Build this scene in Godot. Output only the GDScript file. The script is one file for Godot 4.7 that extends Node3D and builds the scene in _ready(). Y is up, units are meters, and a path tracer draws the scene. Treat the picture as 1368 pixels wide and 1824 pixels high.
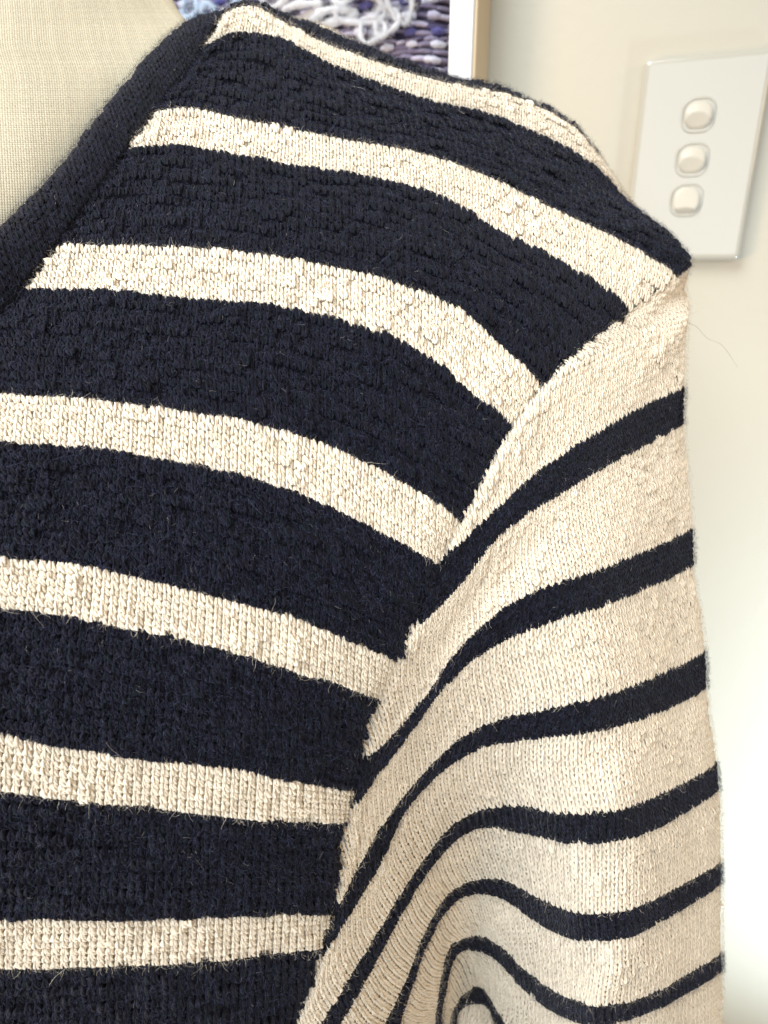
extends Node3D
# Close-up of a striped knit jacket on a linen mannequin, in front of a shop wall with a switch plate.
# World: y up, x to the right along the wall, z out of the wall towards the viewer, metres.

const CAM_AT := Vector3(0, 1.40, 0)
# Control nets in tenths of a millimetre: rows across the fabric, 15 points along each stripe edge
const BODY := [-2091, 14918, -3249, -1951, 14946, -3342, -1802, 14918, -3417, -1643, 14868, -3451, -1487, 14812, -3493, -1335, 14754, -3539, -1182, 14706, -3597, -1035, 14671, -3676, -892, 14618, -3752, -754, 14544, -3815, -628, 14437, -3850, -513, 14313, -3865, -403, 14183, -3858, -286, 14064, -3838, -170, 13947, -3880, -1928, 14945, -2976, -1798, 14965, -3063, -1664, 14967, -3145, -1516, 14932, -3183, -1389, 14841, -3197, -1251, 14776, -3235, -1110, 14727, -3285, -975, 14684, -3354, -843, 14645, -3431, -713, 14598, -3506, -582, 14537, -3567, -459, 14447, -3598, -349, 14337, -3585, -250, 14219, -3586, -151, 14099, -3605, -1831, 14912, -2828, -1715, 14936, -2910, -1589, 14917, -2980, -1454, 14883, -3016, -1322, 14832, -3048, -1193, 14778, -3086, -1064, 14732, -3133, -940, 14694, -3197, -819, 14661, -3270, -701, 14627, -3346, -579, 14580, -3409, -463, 14507, -3448, -361, 14405, -3442, -271, 14297, -3427, -180, 14188, -3457, -1749, 14879, -2703, -1657, 14929, -2808, -1520, 14860, -2821, -1381, 14793, -2837, -1239, 14741, -2871, -1099, 14697, -2921, -961, 14658, -2980, -832, 14639, -3064, -707, 14622, -3154, -579, 14582, -3230, -451, 14513, -3282, -365, 14438, -3355, -320, 14387, -3495, -260, 14310, -3614, -197, 14228, -3730, -1746, 14730, -2551, -1675, 14812, -2680, -1534, 14808, -2758, -1382, 14731, -2769, -1227, 14665, -2796, -1072, 14611, -2843, -921, 14569, -2910, -779, 14546, -3002, -634, 14498, -3080, -493, 14442, -3158, -352, 14373, -3225, -256, 14289, -3327, -170, 14200, -3443, -83, 14107, -3557, -4, 14013, -3677, -1753, 14599, -2396, -1653, 14637, -2504, -1511, 14620, -2570, -1364, 14582, -2616, -1218, 14539, -2660, -1074, 14500, -2713, -933, 14465, -2778, -797, 14431, -2851, -662, 14390, -2923, -529, 14333, -2987, -396, 14271, -3047, -259, 14211, -3101, -123, 14149, -3153, 7, 14071, -3197, 89, 13974, -3253, -1771, 14472, -2237, -1660, 14497, -2336, -1521, 14471, -2393, -1381, 14443, -2448, -1240, 14416, -2505, -1102, 14391, -2565, -968, 14372, -2638, -836, 14341, -2707, -702, 14294, -2767, -571, 14239, -2824, -440, 14174, -2870, -307, 14117, -2923, -176, 14058, -2976, -51, 13989, -3030, 58, 13921, -3107, -1775, 14332, -2087, -1671, 14363, -2175, -1546, 14351, -2239, -1418, 14328, -2293, -1290, 14307, -2349, -1162, 14287, -2406, -1036, 14269, -2468, -912, 14246, -2532, -788, 14203, -2581, -666, 14139, -2610, -544, 14072, -2638, -422, 14012, -2675, -300, 13950, -2711, -183, 13879, -2746, -87, 13799, -2797, -1829, 14031, -1774, -1717, 14034, -1830, -1604, 14032, -1883, -1492, 14028, -1938, -1380, 14022, -1993, -1267, 14009, -2045, -1154, 13992, -2095, -1041, 13971, -2144, -928, 13947, -2193, -817, 13913, -2239, -708, 13870, -2283, -603, 13811, -2314, -506, 13733, -2323, -411, 13653, -2326, -330, 13575, -2357, -1860, 13907, -1640, -1751, 13906, -1693, -1641, 13901, -1742, -1530, 13890, -1789, -1420, 13880, -1838, -1311, 13871, -1890, -1203, 13862, -1943, -1095, 13845, -1993, -985, 13816, -2036, -877, 13782, -2077, -771, 13739, -2117, -670, 13680, -2145, -576, 13606, -2160, -479, 13537, -2180, -397, 13469, -2222, -1866, 13639, -1361, -1762, 13630, -1408, -1660, 13618, -1460, -1560, 13610, -1515, -1458, 13594, -1565, -1356, 13577, -1614, -1254, 13559, -1663, -1152, 13540, -1712, -1051, 13509, -1755, -950, 13475, -1799, -851, 13432, -1837, -753, 13383, -1870, -658, 13325, -1897, -565, 13264, -1926, -491, 13197, -1967, -1812, 13521, -1290, -1715, 13510, -1335, -1620, 13498, -1384, -1526, 13487, -1435, -1432, 13474, -1485, -1336, 13452, -1529, -1241, 13428, -1571, -1146, 13404, -1615, -1051, 13374, -1656, -958, 13337, -1694, -865, 13296, -1730, -775, 13247, -1761, -687, 13194, -1793, -600, 13140, -1826, -533, 13078, -1870, -1717, 13237, -1147, -1632, 13223, -1190, -1548, 13208, -1231, -1463, 13193, -1273, -1378, 13175, -1314, -1294, 13150, -1351, -1209, 13123, -1387, -1125, 13097, -1424, -1042, 13066, -1460, -960, 13035, -1497, -879, 13003, -1537, -802, 12958, -1573, -730, 12911, -1613, -660, 12861, -1656, -609, 12801, -1706, -1684, 13118, -1093, -1605, 13103, -1133, -1525, 13089, -1173, -1445, 13070, -1210, -1365, 13047, -1245, -1285, 13024, -1281, -1206, 13002, -1318, -1127, 12975, -1353, -1049, 12945, -1388, -973, 12914, -1424, -899, 12877, -1461, -828, 12838, -1502, -761, 12799, -1547, -698, 12753, -1592, -651, 12699, -1645, -1620, 12818, -969, -1546, 12798, -1003, -1473, 12775, -1036, -1400, 12752, -1069, -1327, 12730, -1103, -1254, 12708, -1137, -1182, 12687, -1173, -1110, 12668, -1210, -1039, 12649, -1250, -970, 12622, -1288, -904, 12591, -1328, -841, 12556, -1371, -782, 12521, -1417, -727, 12482, -1467, -687, 12436, -1522, -1600, 12670, -918, -1529, 12654, -952, -1459, 12637, -987, -1388, 12619, -1020, -1317, 12598, -1052, -1247, 12581, -1086, -1177, 12565, -1122, -1107, 12549, -1159, -1039, 12526, -1194, -972, 12503, -1232, -908, 12479, -1273, -846, 12451, -1316, -788, 12424, -1364, -734, 12396, -1416, -695, 12358, -1473, -1574, 12312, -810, -1507, 12302, -846, -1438, 12295, -881, -1369, 12289, -915, -1300, 12281, -948, -1231, 12272, -981, -1163, 12262, -1016, -1096, 12252, -1052, -1030, 12240, -1090, -966, 12226, -1131, -904, 12209, -1174, -845, 12188, -1218, -789, 12163, -1265, -736, 12133, -1313, -699, 12092, -1364, -1569, 12178, -774, -1503, 12167, -808, -1437, 12157, -841, -1369, 12149, -873, -1302, 12146, -906, -1234, 12142, -939, -1167, 12135, -972, -1101, 12126, -1007, -1037, 12114, -1044, -975, 12102, -1084, -915, 12089, -1127, -857, 12073, -1172, -801, 12055, -1219, -748, 12035, -1268, -710, 12002, -1320, -1560, 11823, -681, -1503, 11807, -713, -1444, 11795, -744, -1384, 11790, -774, -1322, 11786, -804, -1261, 11783, -833, -1200, 11779, -862, -1140, 11775, -893, -1080, 11768, -925, -1023, 11755, -959, -968, 11739, -996, -915, 11723, -1035, -863, 11705, -1074, -811, 11688, -1114, -758, 11677, -1155]
const BODY_REF := [0.0799, 0.0866, 0.0900, 0.0914, 0.1173, 0.1417, 0.1788, 0.2258, 0.3504, 0.4112, 0.5074, 0.5286, 0.5671, 0.5914, 0.6164, 0.6314, 0.6427, 0.6614, 0.7352]
const SLEEVE := [14, 13900, -3036, 31, 13913, -3072, 49, 13925, -3107, 66, 13937, -3143, 83, 13948, -3179, 87, 13936, -3218, 90, 13923, -3258, 87, 13911, -3297, 84, 13899, -3337, 80, 13887, -3377, 72, 13875, -3416, 62, 13863, -3454, 52, 13852, -3493, 43, 13840, -3532, 33, 13828, -3570, -303, 13637, -2397, -250, 13663, -2464, -199, 13686, -2535, -150, 13707, -2608, -104, 13726, -2682, -59, 13743, -2758, -14, 13758, -2835, 32, 13771, -2911, 78, 13782, -2987, 105, 13788, -3069, 101, 13788, -3159, 88, 13789, -3248, 68, 13791, -3335, 38, 13796, -3420, 8, 13801, -3504, -537, 13105, -1854, -473, 13176, -1938, -409, 13243, -2025, -345, 13303, -2116, -278, 13357, -2209, -207, 13400, -2305, -139, 13436, -2406, -75, 13467, -2512, -14, 13490, -2621, 47, 13508, -2731, 109, 13521, -2840, 126, 13518, -2961, 112, 13506, -3087, 78, 13499, -3209, 36, 13494, -3328, -595, 12913, -1730, -517, 12983, -1815, -451, 13071, -1895, -393, 13158, -1981, -317, 13218, -2075, -237, 13263, -2175, -158, 13303, -2278, -87, 13331, -2390, -21, 13350, -2507, 42, 13366, -2626, 105, 13384, -2745, 141, 13387, -2870, 129, 13368, -3003, 97, 13353, -3133, 52, 13340, -3261, -659, 12720, -1622, -575, 12790, -1723, -500, 12883, -1810, -435, 12986, -1890, -352, 13065, -1977, -260, 13126, -2066, -161, 13165, -2159, -73, 13187, -2269, 0, 13196, -2390, 66, 13199, -2517, 130, 13203, -2644, 181, 13202, -2774, 174, 13172, -2913, 145, 13144, -3049, 99, 13120, -3183, -686, 12527, -1540, -609, 12597, -1649, -536, 12696, -1735, -471, 12813, -1804, -387, 12913, -1879, -283, 12989, -1957, -165, 13027, -2041, -60, 13042, -2148, 22, 13042, -2274, 90, 13033, -2408, 155, 13023, -2544, 220, 13017, -2679, 218, 12976, -2823, 193, 12935, -2965, 146, 12900, -3104, -697, 12389, -1466, -642, 12472, -1582, -576, 12570, -1679, -508, 12683, -1757, -422, 12784, -1832, -310, 12857, -1906, -183, 12908, -1975, -66, 12930, -2069, 24, 12931, -2193, 99, 12920, -2326, 169, 12908, -2462, 237, 12900, -2599, 239, 12853, -2743, 216, 12803, -2885, 170, 12759, -3025, -704, 12104, -1343, -658, 12208, -1459, -611, 12305, -1581, -540, 12395, -1695, -449, 12498, -1782, -325, 12574, -1851, -177, 12625, -1895, -32, 12672, -1949, 79, 12670, -2066, 160, 12644, -2204, 236, 12616, -2345, 313, 12598, -2487, 333, 12539, -2633, 316, 12468, -2778, 273, 12402, -2920, -721, 11969, -1277, -662, 12075, -1392, -613, 12164, -1526, -574, 12283, -1636, -492, 12382, -1743, -373, 12464, -1824, -220, 12515, -1868, -61, 12560, -1898, 71, 12565, -1995, 167, 12537, -2130, 249, 12506, -2273, 329, 12479, -2418, 356, 12414, -2564, 342, 12333, -2710, 300, 12256, -2853, -758, 11665, -1154, -684, 11799, -1251, -622, 11902, -1388, -567, 11999, -1532, -513, 12061, -1694, -418, 12163, -1808, -260, 12226, -1864, -88, 12277, -1838, 77, 12330, -1856, 192, 12303, -1993, 288, 12262, -2143, 380, 12226, -2296, 427, 12154, -2449, 420, 12051, -2598, 381, 11950, -2745, -709, 11626, -1189, -641, 11753, -1292, -589, 11856, -1428, -540, 11954, -1569, -487, 12012, -1729, -380, 12099, -1839, -209, 12116, -1871, -48, 12176, -1825, 111, 12227, -1850, 226, 12198, -1983, 319, 12162, -2131, 410, 12128, -2282, 452, 12050, -2429, 445, 11943, -2572, 408, 11839, -2713, -612, 11453, -1289, -558, 11581, -1394, -514, 11692, -1524, -479, 11815, -1645, -421, 11835, -1809, -282, 11830, -1905, -118, 11854, -1854, 14, 11941, -1774, 161, 11993, -1804, 272, 11957, -1937, 367, 11911, -2079, 462, 11866, -2222, 496, 11768, -2358, 490, 11650, -2490, 457, 11534, -2619, -574, 11306, -1365, -534, 11464, -1442, -502, 11622, -1523, -471, 11751, -1647, -412, 11780, -1810, -276, 11740, -1906, -110, 11741, -1848, 17, 11835, -1760, 165, 11905, -1772, 280, 11872, -1907, 377, 11825, -2053, 473, 11780, -2201, 511, 11682, -2338, 506, 11557, -2470, 473, 11435, -2599, -457, 10860, -1632, -455, 11052, -1669, -443, 11248, -1653, -438, 11442, -1654, -420, 11603, -1752, -307, 11530, -1886, -147, 11438, -1882, -12, 11527, -1775, 117, 11649, -1699, 273, 11640, -1806, 387, 11586, -1958, 495, 11524, -2111, 551, 11415, -2254, 550, 11268, -2386, 517, 11123, -2515, -432, 10790, -1672, -437, 10982, -1716, -429, 11181, -1696, -424, 11379, -1684, -400, 11528, -1788, -286, 11421, -1902, -136, 11322, -1883, -7, 11423, -1772, 118, 11555, -1694, 277, 11571, -1793, 395, 11510, -1944, 506, 11446, -2098, 565, 11335, -2241, 564, 11185, -2372, 532, 11034, -2501, -392, 10697, -1709, -412, 10875, -1777, -408, 11073, -1759, -400, 11269, -1753, -331, 11219, -1905, -228, 11056, -1930, -86, 10997, -1851, 26, 11121, -1745, 160, 11242, -1687, 323, 11246, -1788, 450, 11202, -1934, 566, 11136, -2081, 613, 11006, -2210, 611, 10848, -2329, 582, 10690, -2445, -373, 10662, -1715, -397, 10825, -1806, -395, 11020, -1792, -382, 11202, -1802, -298, 11092, -1921, -226, 10911, -1931, -84, 10897, -1836, 28, 11024, -1738, 175, 11129, -1693, 338, 11144, -1792, 467, 11108, -1935, 585, 11051, -2080, 626, 10917, -2205, 623, 10758, -2320, 595, 10600, -2432, -329, 10588, -1670, -354, 10662, -1803, -333, 10761, -1904, -238, 10662, -1895, -125, 10689, -1802, -6, 10759, -1734, 135, 10810, -1706, 277, 10843, -1744, 401, 10874, -1829, 510, 10862, -1936, 610, 10829, -2049, 656, 10735, -2147, 664, 10607, -2233, 653, 10479, -2317, 631, 10351, -2400]
const SLEEVE_REF := [0.2871, 0.6137, 0.7353, 0.7555, 0.7701, 0.7848, 0.7888, 0.7997, 0.8044, 0.8159, 0.8105, 0.8023, 0.8049, 0.8138, 0.8147, 0.8049, 0.8005, 0.7391]
const BAND := [-2065, 13961, -1604, -2033, 14026, -1692, -2010, 14093, -1783, -1989, 14165, -1870, -1968, 14240, -1955, -1950, 14316, -2039, -1940, 14395, -2122, -1931, 14474, -2205, -1923, 14550, -2291, -1917, 14623, -2379, -1914, 14696, -2468, -1909, 14765, -2560, -1899, 14832, -2653, -1873, 14890, -2748, -1826, 14931, -2845, -2034, 13970, -1574, -2003, 14034, -1662, -1981, 14101, -1752, -1962, 14172, -1838, -1942, 14245, -1922, -1925, 14321, -2006, -1916, 14399, -2088, -1907, 14476, -2171, -1900, 14551, -2256, -1895, 14624, -2343, -1893, 14695, -2431, -1889, 14764, -2522, -1880, 14830, -2614, -1855, 14887, -2708, -1810, 14928, -2804, -2006, 13972, -1551, -1976, 14036, -1639, -1955, 14101, -1728, -1937, 14172, -1814, -1918, 14245, -1897, -1902, 14319, -1980, -1893, 14397, -2062, -1885, 14473, -2144, -1879, 14547, -2229, -1874, 14619, -2315, -1873, 14690, -2403, -1869, 14757, -2493, -1861, 14823, -2584, -1837, 14880, -2678, -1792, 14920, -2773, -1970, 13944, -1516, -1939, 14007, -1604, -1920, 14074, -1693, -1902, 14145, -1779, -1883, 14218, -1863, -1868, 14294, -1946, -1859, 14371, -2028, -1851, 14448, -2110, -1845, 14523, -2195, -1841, 14595, -2282, -1839, 14666, -2370, -1836, 14734, -2460, -1829, 14801, -2551, -1808, 14861, -2644, -1769, 14907, -2739, -1943, 13890, -1482, -1910, 13954, -1571, -1891, 14024, -1662, -1873, 14097, -1749, -1854, 14173, -1834, -1839, 14251, -1918, -1829, 14330, -2001, -1820, 14409, -2085, -1813, 14485, -2171, -1810, 14560, -2259, -1807, 14633, -2348, -1803, 14703, -2440, -1798, 14773, -2531, -1783, 14840, -2624, -1752, 14898, -2719, -1923, 13820, -1450, -1887, 13886, -1542, -1869, 13960, -1634, -1850, 14037, -1723, -1831, 14117, -1809, -1815, 14198, -1895, -1803, 14280, -1981, -1792, 14361, -2067, -1785, 14441, -2155, -1782, 14520, -2245, -1777, 14595, -2337, -1774, 14669, -2431, -1770, 14744, -2524, -1762, 14820, -2615, -1742, 14891, -2709, -1912, 13762, -1426, -1872, 13829, -1521, -1854, 13907, -1614, -1835, 13987, -1705, -1815, 14070, -1793, -1799, 14155, -1880, -1785, 14240, -1968, -1772, 14323, -2057, -1765, 14407, -2147, -1762, 14488, -2239, -1756, 14566, -2334, -1752, 14644, -2429, -1750, 14723, -2523, -1749, 14806, -2613, -1735, 14886, -2705, -1916, 13737, -1424, -1875, 13805, -1519, -1856, 13885, -1613, -1837, 13967, -1705, -1817, 14052, -1794, -1801, 14138, -1883, -1785, 14224, -1971, -1772, 14309, -2062, -1764, 14395, -2152, -1761, 14478, -2245, -1754, 14557, -2341, -1750, 14636, -2437, -1748, 14718, -2532, -1750, 14804, -2622, -1739, 14888, -2713, -1939, 13722, -1438, -1896, 13791, -1535, -1877, 13872, -1630, -1857, 13956, -1722, -1836, 14042, -1812, -1819, 14130, -1902, -1803, 14218, -1992, -1788, 14304, -2083, -1781, 14391, -2174, -1776, 14476, -2268, -1769, 14557, -2366, -1764, 14637, -2463, -1763, 14721, -2558, -1765, 14809, -2648, -1756, 14896, -2740]
const FORM := [-2837, 15123, -2291, -2712, 15140, -2392, -2588, 15158, -2495, -2485, 15185, -2617, -2421, 15224, -2760, -2381, 15268, -2911, -2362, 15316, -3064, -2378, 15367, -3213, -2471, 15415, -3336, -2576, 15463, -3450, -2691, 15510, -3554, -2810, 15556, -3654, -2929, 15602, -3754, -2766, 15002, -2209, -2639, 15016, -2306, -2514, 15031, -2405, -2414, 15056, -2527, -2349, 15091, -2668, -2312, 15133, -2818, -2297, 15177, -2971, -2296, 15222, -3119, -2388, 15266, -3242, -2492, 15309, -3356, -2605, 15352, -3460, -2723, 15394, -3559, -2841, 15436, -3659, -2710, 14908, -2146, -2584, 14920, -2239, -2460, 14934, -2336, -2364, 14958, -2457, -2296, 14989, -2595, -2249, 15025, -2741, -2227, 15065, -2891, -2219, 15105, -3036, -2309, 15145, -3158, -2412, 15185, -3271, -2523, 15224, -3374, -2639, 15263, -3473, -2756, 15301, -3571, -2669, 14840, -2100, -2545, 14851, -2191, -2423, 14863, -2284, -2329, 14885, -2403, -2257, 14913, -2536, -2193, 14943, -2673, -2155, 14978, -2818, -2124, 15009, -2952, -2213, 15047, -3073, -2313, 15084, -3184, -2422, 15120, -3286, -2535, 15156, -3384, -2648, 15192, -3482, -2636, 14784, -2063, -2513, 14795, -2152, -2392, 14806, -2243, -2299, 14826, -2361, -2223, 14852, -2491, -2144, 14876, -2619, -2080, 14904, -2754, -2026, 14929, -2878, -2112, 14964, -2998, -2210, 14999, -3110, -2317, 15033, -3212, -2428, 15067, -3311, -2539, 15101, -3409, -2593, 14709, -2013, -2473, 14718, -2100, -2354, 14728, -2190, -2258, 14746, -2302, -2175, 14767, -2424, -2085, 14786, -2541, -1994, 14805, -2658, -1957, 14830, -2784, -2042, 14861, -2902, -2138, 14893, -3012, -2243, 14924, -3113, -2351, 14954, -3210, -2460, 14985, -3307, -2521, 14606, -1956, -2412, 14614, -2038, -2303, 14622, -2121, -2207, 14634, -2218, -2124, 14650, -2326, -2039, 14665, -2432, -1954, 14680, -2538, -1975, 14702, -2648, -2061, 14727, -2752, -2152, 14752, -2852, -2253, 14777, -2940, -2356, 14801, -3028, -2458, 14825, -3116, -2445, 14466, -1867, -2344, 14473, -1946, -2241, 14479, -2022, -2147, 14487, -2109, -2075, 14500, -2214, -2013, 14514, -2326, -1943, 14527, -2433, -2010, 14545, -2534, -2097, 14563, -2627, -2186, 14581, -2717, -2285, 14599, -2798, -2383, 14617, -2878, -2482, 14635, -2958, -2343, 14278, -1746, -2249, 14282, -1818, -2158, 14286, -1893, -2079, 14292, -1980, -2027, 14300, -2085, -2009, 14312, -2201, -2023, 14322, -2306, -2101, 14331, -2394, -2187, 14341, -2475, -2275, 14350, -2552, -2369, 14360, -2623, -2464, 14369, -2693, -2558, 14379, -2764, -2270, 14102, -1649, -2192, 14104, -1715, -2119, 14105, -1786, -2065, 14108, -1872, -2029, 14111, -1967, -2039, 14114, -2055, -2110, 14115, -2128, -2188, 14117, -2194, -2266, 14119, -2259, -2349, 14121, -2318, -2434, 14123, -2375, -2518, 14125, -2432, -2602, 14128, -2489, -2241, 13967, -1595, -2177, 13966, -1662, -2119, 13965, -1735, -2072, 13965, -1816, -2044, 13963, -1900, -2112, 13960, -1964, -2183, 13956, -2024, -2256, 13953, -2082, -2331, 13950, -2138, -2410, 13948, -2187, -2489, 13945, -2237, -2568, 13943, -2286, -2647, 13941, -2336, -2229, 13831, -1552, -2182, 13827, -1622, -2135, 13824, -1693, -2090, 13820, -1763, -2149, 13812, -1819, -2215, 13805, -1872, -2284, 13798, -1921, -2352, 13791, -1970, -2424, 13784, -2015, -2497, 13778, -2057, -2571, 13772, -2099, -2644, 13766, -2141, -2717, 13760, -2183]

var rng := RandomNumberGenerator.new()
var bump := FastNoiseLite.new()
var broad := FastNoiseLite.new()
var M := {}
var fuzz := []          # [position, normal, along, tone] for loose fibres

# ------------------------------------------------------------------ helpers
class Net:
	var rows: int
	var cols := 15
	var p := PackedVector3Array()
	var knot := PackedFloat32Array()
	var ref := PackedFloat32Array()
	func _init(list: Array, refs: Array, n := 15):
		cols = n
		rows = list.size() / (3 * cols)
		for i in rows * cols:
			p.append(Vector3(list[3 * i], list[3 * i + 1], list[3 * i + 2]) * 0.0001)
		knot.append(0.0)
		for k in range(1, rows):
			var s := 0.0
			for j in range(3, cols - 3):
				s += p[k * cols + j].distance_to(p[(k - 1) * cols + j])
			knot.append(knot[k - 1] + maxf(s / (cols - 6), 0.002))
		for r in refs:
			ref.append(r)
	func far(v: float) -> float:            # distance across the cloth at row v
		var k := clampi(int(v), 0, rows - 2)
		return lerpf(knot[k], knot[k + 1], v - k)
	func row_at(d: float) -> float:
		var k := clampi(knot.bsearch(d) - 1, 0, rows - 2)
		return clampf(k + (d - knot[k]) / (knot[k + 1] - knot[k]), 0.001, rows - 1.001)
	func refat(v: float) -> float:
		var k := clampi(int(v), 0, rows - 2)
		return lerpf(ref[k], ref[k + 1], v - k)
	func line(v: float) -> PackedVector3Array:      # control points of the curve at row v
		var k := clampi(int(floor(v)), 0, rows - 2)
		var t := v - k
		var h := knot[k + 1] - knot[k]
		var out := PackedVector3Array()
		for j in cols:
			var a := p[k * cols + j]
			var b := p[(k + 1) * cols + j]
			var d := (b - a) / h
			var m0 := d
			var m1 := d
			if k > 0:
				var h0 := knot[k] - knot[k - 1]
				var d0 := (a - p[(k - 1) * cols + j]) / h0
				m0 = (d0 * h + d * h0) / (h + h0)
			if k < rows - 2:
				var h1 := knot[k + 2] - knot[k + 1]
				var d1 := (p[(k + 2) * cols + j] - b) / h1
				m1 = (d * h1 + d1 * h) / (h + h1)
			var t2 := t * t
			var t3 := t2 * t
			out.append(a * (2 * t3 - 3 * t2 + 1) + m0 * h * (t3 - 2 * t2 + t) + b * (3 * t2 - 2 * t3) + m1 * h * (t3 - t2))
		return out
	static func spline(c: PackedVector3Array, n: int) -> PackedVector3Array:
		var out := PackedVector3Array()
		var m := c.size() - 1
		for i in n + 1:
			var x := float(i) / n * m
			var k := mini(int(x), m - 1)
			var t := x - k
			var a := c[k]
			var b := c[k + 1]
			var a0 := c[k - 1] if k > 0 else a * 2.0 - b
			var b1 := c[k + 2] if k < m - 1 else b * 2.0 - a
			out.append(a.cubic_interpolate(b, a0, b1, t))
		return out

class Course:              # one row of stitches: a sampled curve with its lengths
	var pts: PackedVector3Array
	var len := PackedFloat32Array()
	var u0: float
	func _init(net: Net, v: float):
		pts = Net.spline(net.line(v), 90)
		len.append(0.0)
		for i in range(1, pts.size()):
			len.append(len[i - 1] + pts[i].distance_to(pts[i - 1]))
		u0 = net.refat(v) * len[len.size() - 1]
	func total() -> float:
		return len[len.size() - 1]
	func at(x: float) -> Vector3:
		var i := clampi(len.bsearch(x) - 1, 0, pts.size() - 2)
		if x < 0.0:
			return pts[0] + (pts[2] - pts[0]) * (x / len[2])
		var m := pts.size() - 1
		if x > len[m]:
			return pts[m] + (pts[m] - pts[m - 2]) * ((x - len[m]) / (len[m] - len[m - 2]))
		return pts[i].lerp(pts[i + 1], (x - len[i]) / maxf(len[i + 1] - len[i], 1e-7))

class Cloth:                # growing mesh arrays
	var v := PackedVector3Array()
	var n := PackedVector3Array()
	var uv := PackedVector2Array()
	var c := PackedColorArray()
	var ix := PackedInt32Array()
	func mesh() -> ArrayMesh:
		var a := []
		a.resize(Mesh.ARRAY_MAX)
		a[Mesh.ARRAY_VERTEX] = v
		a[Mesh.ARRAY_NORMAL] = n
		a[Mesh.ARRAY_TEX_UV] = uv
		a[Mesh.ARRAY_COLOR] = c
		a[Mesh.ARRAY_INDEX] = ix
		var m := ArrayMesh.new()
		m.add_surface_from_arrays(Mesh.PRIMITIVE_TRIANGLES, a)
		return m
	func tube(path: PackedVector3Array, rad: PackedFloat32Array, up: Vector3, col: Color, sides := 6, uvo := Vector2.ZERO, uvs := Vector2(1, 1)):
		var base := v.size()
		var last := path.size() - 1
		for i in path.size():
			var d := (path[mini(i + 1, last)] - path[maxi(i - 1, 0)]).normalized()
			var side := d.cross(up).normalized()
			var top := side.cross(d)
			for k in sides + 1:
				var ang := TAU * k / sides
				var o := side * cos(ang) + top * sin(ang)
				v.append(path[i] + o * rad[i])
				n.append(o)
				uv.append(uvo + Vector2(uvs.x * i / last, uvs.y * k / sides))
				c.append(col)
		for i in last:
			for k in sides:
				var a := base + i * (sides + 1) + k
				var b := a + sides + 1
				ix.append_array(PackedInt32Array([a, a + 1, b, a + 1, b + 1, b]))
	func sheet(rows: Array, col: Color, flip := false, uvs := 1.0):      # rows of equal length
		var base := v.size()
		var w: int = rows[0].size()
		var acc := 0.0
		for r in rows.size():
			if r:
				acc += rows[r][w / 2].distance_to(rows[r - 1][w / 2])
			var along := 0.0
			for k in w:
				var pu: Vector3 = rows[r][mini(k + 1, w - 1)] - rows[r][maxi(k - 1, 0)]
				var pv: Vector3 = rows[mini(r + 1, rows.size() - 1)][k] - rows[maxi(r - 1, 0)][k]
				if k:
					along += rows[r][k].distance_to(rows[r][k - 1])
				v.append(rows[r][k])
				n.append(pv.cross(pu).normalized())
				uv.append(Vector2(along, acc) * uvs)
				c.append(col)
		for r in rows.size() - 1:
			for k in w - 1:
				var a := base + r * w + k
				ix.append_array(PackedInt32Array([a, a + 1, a + w, a + 1, a + w + 1, a + w]))

func obj(called: String, mesh: Mesh, mat: Material, parent: Node = self) -> MeshInstance3D:
	var o := MeshInstance3D.new()
	o.name = numbered(called, parent)
	o.mesh = mesh
	o.material_override = mat
	parent.add_child(o, true)
	return o

func numbered(called: String, parent: Node) -> String:
	if not parent.has_node(called):
		return called
	var i := 1
	while parent.has_node("%s_%03d" % [called, i]):
		i += 1
	return "%s_%03d" % [called, i]

func thing(called: String, label: String, category: String, at := Vector3.ZERO) -> Node3D:
	var o := Node3D.new()
	o.name = numbered(called, self)
	add_child(o, true)
	o.position = at
	o.set_meta("label", label)
	o.set_meta("category", category)
	return o

func mat(col: Color, rough: float, more := {}) -> StandardMaterial3D:
	var m := StandardMaterial3D.new()
	m.albedo_color = col.linear_to_srgb()
	m.roughness = rough
	for k in more:
		m.set(k, more[k])
	return m

# ------------------------------------------------------------------ textures
func yarn_maps() -> Array:
	var n := 256
	var im := Image.create(n, n, false, Image.FORMAT_RGB8)
	var hi := Image.create(n, n, false, Image.FORMAT_RGB8)
	var f := FastNoiseLite.new()
	f.seed = 4
	f.frequency = 1.0
	for y in n:
		for x in n:
			var ang := TAU * y / n
			# plies wind round the yarn; fine fibres run along them
			var ply := 0.5 + 0.5 * cos(2.0 * ang - TAU * x / n * 2.0)
			var q := ang - TAU * x / n
			var fib := f.get_noise_3d(cos(q) * 5.0, sin(q) * 5.0, x * 0.02) + 0.6 * f.get_noise_3d(cos(q) * 12.0, sin(q) * 12.0, x * 0.05)
			var h := clampf(0.55 * pow(ply, 0.6) + 0.25 + 0.32 * fib, 0.0, 1.0)
			hi.set_pixel(x, y, Color(h, h, h))
			var a := clampf(0.93 + 0.16 * fib, 0.0, 1.0)
			im.set_pixel(x, y, Color(a, a, a))
	hi.bump_map_to_normal_map(7.0)
	return [ImageTexture.create_from_image(im), ImageTexture.create_from_image(hi)]

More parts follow.
